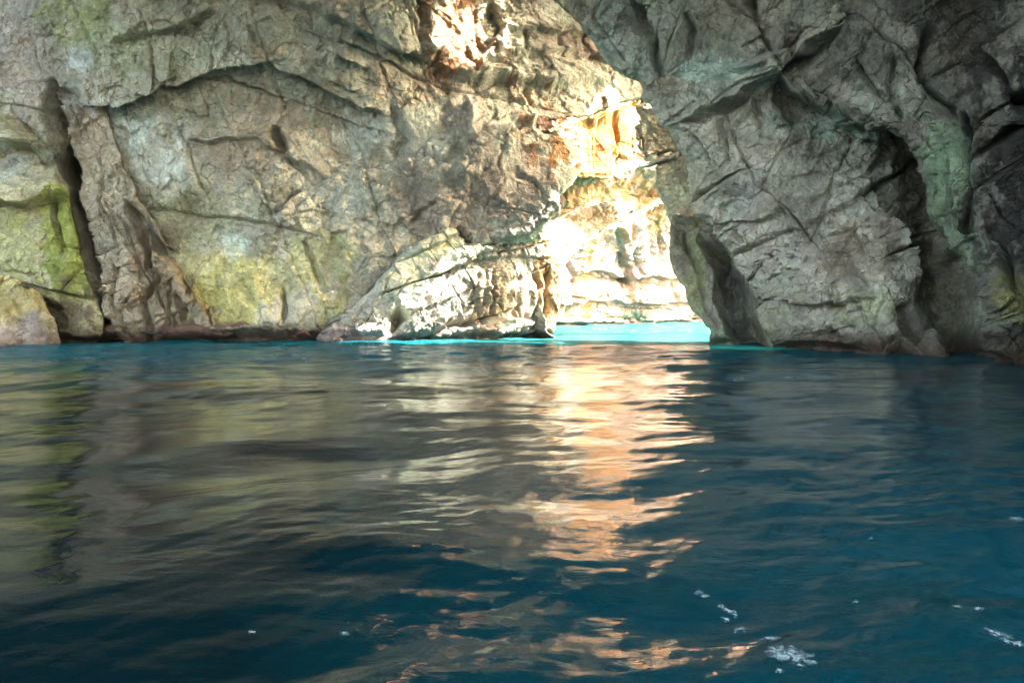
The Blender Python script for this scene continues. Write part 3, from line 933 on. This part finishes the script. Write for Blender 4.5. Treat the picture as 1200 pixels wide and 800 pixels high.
def sea():
    yr = [-4000, -1500, -500, -150, -60, -25, -12, -6, -3, -1, 0.5, 1.5]
    y = 2.2
    while y < 125:
        yr.append(y)
        y *= 1.0056
    yr += [135, 150, 180, 250, 400, 800, 1500, 4000]
    yr = np.array(yr)
    s = np.concatenate([-np.array([60, 20, 8, 4, 2.5, 1.8, 1.4]), np.linspace(-1.1, 1.1, 900), np.array([1.4, 1.8, 2.5, 4, 8, 20, 60])])
    S, Y = np.meshgrid(s, yr)
    X = S * (np.abs(Y) + 2.)
    sp = np.maximum(np.abs(Y) * .0056, .0024 * (np.abs(Y) + 2))
    sp = np.where((Y < 2.2) | (Y > 125) | (np.abs(S) > 1.1), 3., sp)
    Z = wave(X, Y, sp)
    idx = np.arange(X.size).reshape(X.shape)
    Q = np.stack([idx[:-1, :-1].ravel(), idx[:-1, 1:].ravel(), idx[1:, 1:].ravel(), idx[1:, :-1].ravel()], -1)
    m, nt = node_mat('sea_water')
    t = NT(nt)
    geo = t.n('ShaderNodeNewGeometry')
    pos = geo.outputs['Position']
    sep = t.n('ShaderNodeSeparateXYZ')
    t.l(pos, sep.inputs[0])
    big = t.noise(pos, .16, 3, .5, .5)
    # deep navy on the left, clearer blue to the right of the boat
    navy_to_blue = t.rng(t.math('ADD', t.math('MULTIPLY', sep.outputs['X'], .22), t.math('MULTIPLY', t.math('SUBTRACT', big, .5), 2.2)), -.5, 1.0, 0, 1)
    c = t.mix(navy_to_blue, (.0004, .0042, .0066, 1), (.0005, .026, .039, 1))
    # the bottom comes up pale towards the opening: turquoise shallows
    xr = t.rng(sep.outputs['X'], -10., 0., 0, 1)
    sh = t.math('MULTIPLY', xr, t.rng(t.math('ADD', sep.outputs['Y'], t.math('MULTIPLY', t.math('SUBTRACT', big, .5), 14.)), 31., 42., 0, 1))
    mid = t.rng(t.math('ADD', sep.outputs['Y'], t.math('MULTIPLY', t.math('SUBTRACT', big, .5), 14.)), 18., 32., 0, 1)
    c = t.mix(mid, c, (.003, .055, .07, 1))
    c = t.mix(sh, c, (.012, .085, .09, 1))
    mp = t.n('ShaderNodeMapping')
    mp.inputs['Scale'].default_value = (.7, 1.2, 1)
    t.l(pos, mp.inputs['Vector'])
    r1 = t.noise(mp.outputs[0], 5.5, 4, .6, .3)
    r2 = t.noise(mp.outputs[0], 2.0, 3, .5, .3)
    hgt = t.math('ADD', t.math('MULTIPLY', r1, .008), t.math('MULTIPLY', r2, .008))
    bp = t.n('ShaderNodeBump')
    bp.inputs['Strength'].default_value = .8
    bp.inputs['Distance'].default_value = 1.0
    t.l(hgt, bp.inputs['Height'])
    bs = t.n('ShaderNodeBsdfPrincipled')
    t.l(c, bs.inputs['Base Color'])
    bs.inputs['Roughness'].default_value = .012
    t.l(t.rng(sep.outputs['Y'], 34., 46., .5, .10), bs.inputs['Specular IOR Level'])     # broken, choppy surface by the opening
    bs.inputs['IOR'].default_value = 1.40
    t.l(bp.outputs[0], bs.inputs['Normal'])
    out = t.n('ShaderNodeOutputMaterial')
    # sunlit strip painted at the jamb foot, and broken white water under the cliff
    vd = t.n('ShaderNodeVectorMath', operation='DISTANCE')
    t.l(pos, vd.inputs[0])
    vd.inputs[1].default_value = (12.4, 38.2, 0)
    sunlit_strip = t.rng(t.math('ADD', vd.outputs['Value'], t.math('MULTIPLY', t.math('SUBTRACT', big, .5), 4.)), 3.4, 1.2, 0, 1)
    c = t.mix(sunlit_strip, c, (.04, .42, .38, 1))
    wm = t.n('ShaderNodeMapping')
    wm.inputs['Scale'].default_value = (.6, .22, 1)
    t.l(pos, wm.inputs['Vector'])
    wn = t.noise(wm.outputs[0], 2.2, 6, .7, .4)
    white = t.math('MULTIPLY', t.rng(wn, .60, .70, 0, .7), t.rng(sep.outputs['Y'], 54., 66., 0, 1))
    c = t.mix(white, c, (.32, .36, .35, 1))
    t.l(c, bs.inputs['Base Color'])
    df = t.n('ShaderNodeBsdfDiffuse')                 # churned water by the opening shows its own colour
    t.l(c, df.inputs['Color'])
    mx = t.n('ShaderNodeMixShader')
    t.l(t.math('MAXIMUM', t.math('MAXIMUM', t.math('MULTIPLY', sunlit_strip, .85), t.math('MULTIPLY', xr, t.rng(sep.outputs['Y'], 33., 43., 0, .84))), t.rng(t.math('ADD', sep.outputs['Y'], t.math('MULTIPLY', t.math('SUBTRACT', big, .5), 16.)), 21., 29., 0, .58)), mx.inputs[0])
    t.l(bs.outputs[0], mx.inputs[1])
    t.l(df.outputs[0], mx.inputs[2])
    t.l(mx.outputs[0], out.inputs['Surface'])
    o = new_obj('sea', np.stack([X, Y, Z], -1).reshape(-1, 3), Q, m)
    tag(o, 'dark teal sea water filling the cave with rippled reflections', 'sea', kind='structure')


sea()

# ------------------------------------------------------------------ foam floating on the sea
fm, fnt = node_mat('foam')
ft = NT(fnt)
fb = ft.n('ShaderNodeBsdfPrincipled')
fg = ft.n('ShaderNodeNewGeometry')
fn_ = ft.noise(fg.outputs['Position'], 14, 6, .7)
ft.l(ft.mix(ft.rng(fn_, .35, .65, 0, 1), (.06, .12, .15, 1), (.16, .24, .27, 1)), fb.inputs['Base Color'])
fb.inputs['Roughness'].default_value = .7
fo = ft.n('ShaderNodeOutputMaterial')
fx = ft.n('ShaderNodeMixShader')
ftr = ft.n('ShaderNodeBsdfTransparent')
fn2 = ft.noise(fg.outputs['Position'], 19, 6, .75, 1.2)
fa = ft.n('ShaderNodeVertexColor', layer_name='mineral')
ft.l(ft.math('MULTIPLY', ft.rng(ft.math('SUBTRACT', fn2, ft.math('MULTIPLY', fa.outputs['Color'], .16)), .33, .50, 0, .85), 1.), fx.inputs[0])
ft.l(ftr.outputs[0], fx.inputs[1])
ft.l(fb.outputs[0], fx.inputs[2])
ft.l(fx.outputs[0], fo.inputs['Surface'])


def foam(px, py, w, h, rot, seed, lab, group):
    """an irregular raft of bubbles, w x h photo pixels, lying on the waves"""
    X0, Y0 = at_water(px, py)
    n, m = 72, 7
    th = np.linspace(0, 2 * math.pi, n, endpoint=False)
    r = 1 + .8 * perlin(np.stack([np.cos(th) * 1.4, np.sin(th) * 1.4, th * 0 + seed * 3.7], -1), seed) + .9 * perlin(np.stack([np.cos(th) * 3., np.sin(th) * 3., th * 0 + seed], -1), seed + 1) + .25 * perlin(np.stack([np.cos(th) * 8, np.sin(th) * 8, th * 0 + seed], -1), seed + 2)
    r = np.clip(r, .25, 2)
    R = np.linspace(0, 1, m)[:, None] * r[None]
    a, b = R * np.cos(th) * w / 2, R * np.sin(th) * h / 2
    c, s_ = math.cos(math.radians(rot)), math.sin(math.radians(rot))
    qx, qy = px + a * c - b * s_, py + a * s_ + b * c
    Yq = H * F / (qy - HY)
    Xq = (qx - 600) / F * Yq
    edge = np.linspace(0, 1, m)[:, None] * np.ones(n)
    Zq = wave(Xq, Yq) + .003 + .004 * np.sqrt(1 - edge ** 2)
    V = np.stack([Xq, Yq, Zq], -1).reshape(-1, 3)
    low = V[-n:].copy()
    low[:, 2] -= .006
    V = np.concatenate([V, low])
    i = np.arange(n)
    j = (i + 1) % n
    Q = np.concatenate([np.stack([k * n + i, k * n + j, (k + 1) * n + j, (k + 1) * n + i], -1) for k in range(m)])
    ec = np.concatenate([edge.ravel(), np.ones(n)])[:, None] * np.ones(3)
    o = new_obj('foam_patch', V, Q[:, ::-1], fm, None, ec, (X0, Y0, 0))
    tag(o, lab, 'foam', group)


G1 = 'foam patches drifting in the right foreground'
for a in ((930, 765, 52, 20, 20, 1, 'largest pale foam patch, ragged and fish shaped, in the right foreground'),
          (912, 758, 22, 16, 10, 2, 'ragged foam lump joined to the upper left end of the largest foam patch'),
          (904, 735, 24, 7, 4, 3, 'flat foam strip just above the largest foam patch'),
          (868, 721, 13, 5, 0, 4, 'small oval foam patch left of the flat foam strip'),
          (855, 702, 22, 6, 22, 5, 'thin slanting foam streak above the small oval foam patch'),
          (852, 709, 10, 4, 0, 6, 'tiny foam fleck under the thin slanting foam streak'),
          (821, 687, 17, 5, 6, 7, 'foam patch furthest up the drifting row, near the bright reflection'),
          (914, 781, 10, 4, 0, 8, 'tiny foam fleck below the largest foam patch'),
          (1170, 742, 34, 8, 14, 9, 'bluish foam streak near the right edge of the picture'),
          (1188, 752, 26, 5, 10, 10, 'lower bluish foam streak near the right edge of the picture'),
          (1121, 711, 11, 4, 10, 11, 'little foam fleck between the large foam patch and the right edge'),
          (1146, 714, 9, 4, 0, 12, 'foam fleck right of the little foam fleck near the right edge'),
          (1190, 612, 20, 4, 12, 13, 'white fleck at the right edge higher up the water'),
          (1001, 698, 6, 3, 0, 14, 'lone tiny foam fleck in the dark blue water right of the drifting row'),
          (1021, 630, 6, 3, 0, 15, 'lone tiny foam fleck on the grey green water above'),
          (295, 741, 7, 3, 0, 16, 'tiny foam fleck on the dark water at the lower left'),
          (404, 737, 8, 3, 0, 17, 'tiny foam fleck right of its twin on the dark lower left water')):
    foam(*a, G1)
r2 = np.random.default_rng(12)
for k in range(34):
    px_ = r2.uniform(15, 395) if k < 20 else (r2.uniform(400, 560) if k < 23 else r2.uniform(850, 1130))
    py_ = r2.normal(421, 5) if px_ < 600 else r2.normal(436, 6) + (px_ - 850) * .02
    foam(px_, max(py_, 409 if px_ < 600 else 424), r2.uniform(5, 20), r2.uniform(.6, 1.5), r2.uniform(-3, 3), 40 + k, 'thin white foam fleck on the teal water ' + ('along the back wall' if px_ < 600 else 'along the foot of the right buttress'),
         'foam flecks on the teal water ' + ('along the back wall' if px_ < 600 else 'along the right buttress'))

# ------------------------------------------------------------------ light
S = np.array([.73, -.10, .67])
S /= np.linalg.norm(S)
elev = math.asin(S[2])
sun = bpy.data.lights.new('sun', 'SUN')
sun.energy = 2.9
sun.angle = math.radians(.5)
sun.color = (1, .955, .89)
so = bpy.data.objects.new('sun', sun)
COL.objects.link(so)
from mathutils import Vector
so.rotation_euler = Vector(tuple(-S)).to_track_quat('-Z', 'Y').to_euler()
so.location = (60, 40, 60)
w = bpy.data.worlds.new('World')
bpy.context.scene.world = w
w.use_nodes = True
nt = w.node_tree
bg = nt.nodes['Background']
sky = nt.nodes.new('ShaderNodeTexSky')
sky.sky_type = 'NISHITA'
sky.sun_disc = False
sky.sun_elevation = elev
sky.sun_rotation = math.atan2(S[0], S[1])
hz = nt.nodes.new('ShaderNodeMix')
hz.data_type, hz.blend_type = 'RGBA', 'MULTIPLY'
hz.inputs[0].default_value = 1
hz.inputs[7].default_value = (1.09, 1.0, .82, 1)           # thin warm haze in the air outside
nt.links.new(sky.outputs[0], hz.inputs[6])
nt.links.new(hz.outputs[2], bg.inputs[0])
bg.inputs[1].default_value = .15
sky.air_density = .8
sky.dust_density = 6.
sky.ozone_density = .3

# ------------------------------------------------------------------ camera and render settings
cam = bpy.data.cameras.new('camera')
cam.sensor_width = 36
cam.lens = 36 * F / 1200
cam.shift_y = -(400 - HY) / 1200
cam.clip_start = .1
cam.clip_end = 12000
co = bpy.data.objects.new('camera', cam)
COL.objects.link(co)
co.location = (0, 0, H)
co.rotation_euler = (math.radians(90), 0, 0)
sc = bpy.context.scene
sc.camera = co
sc.view_settings.view_transform = 'Standard'
sc.view_settings.look = 'None'
sc.view_settings.gamma = 1
sc.view_settings.use_curve_mapping = False
sc.view_settings.exposure = 4.35
sc.cycles.max_bounces = 5
sc.cycles.diffuse_bounces = 3
sc.cycles.use_denoising = True
sc.cycles.use_adaptive_sampling = True
sc.cycles.adaptive_threshold = .03
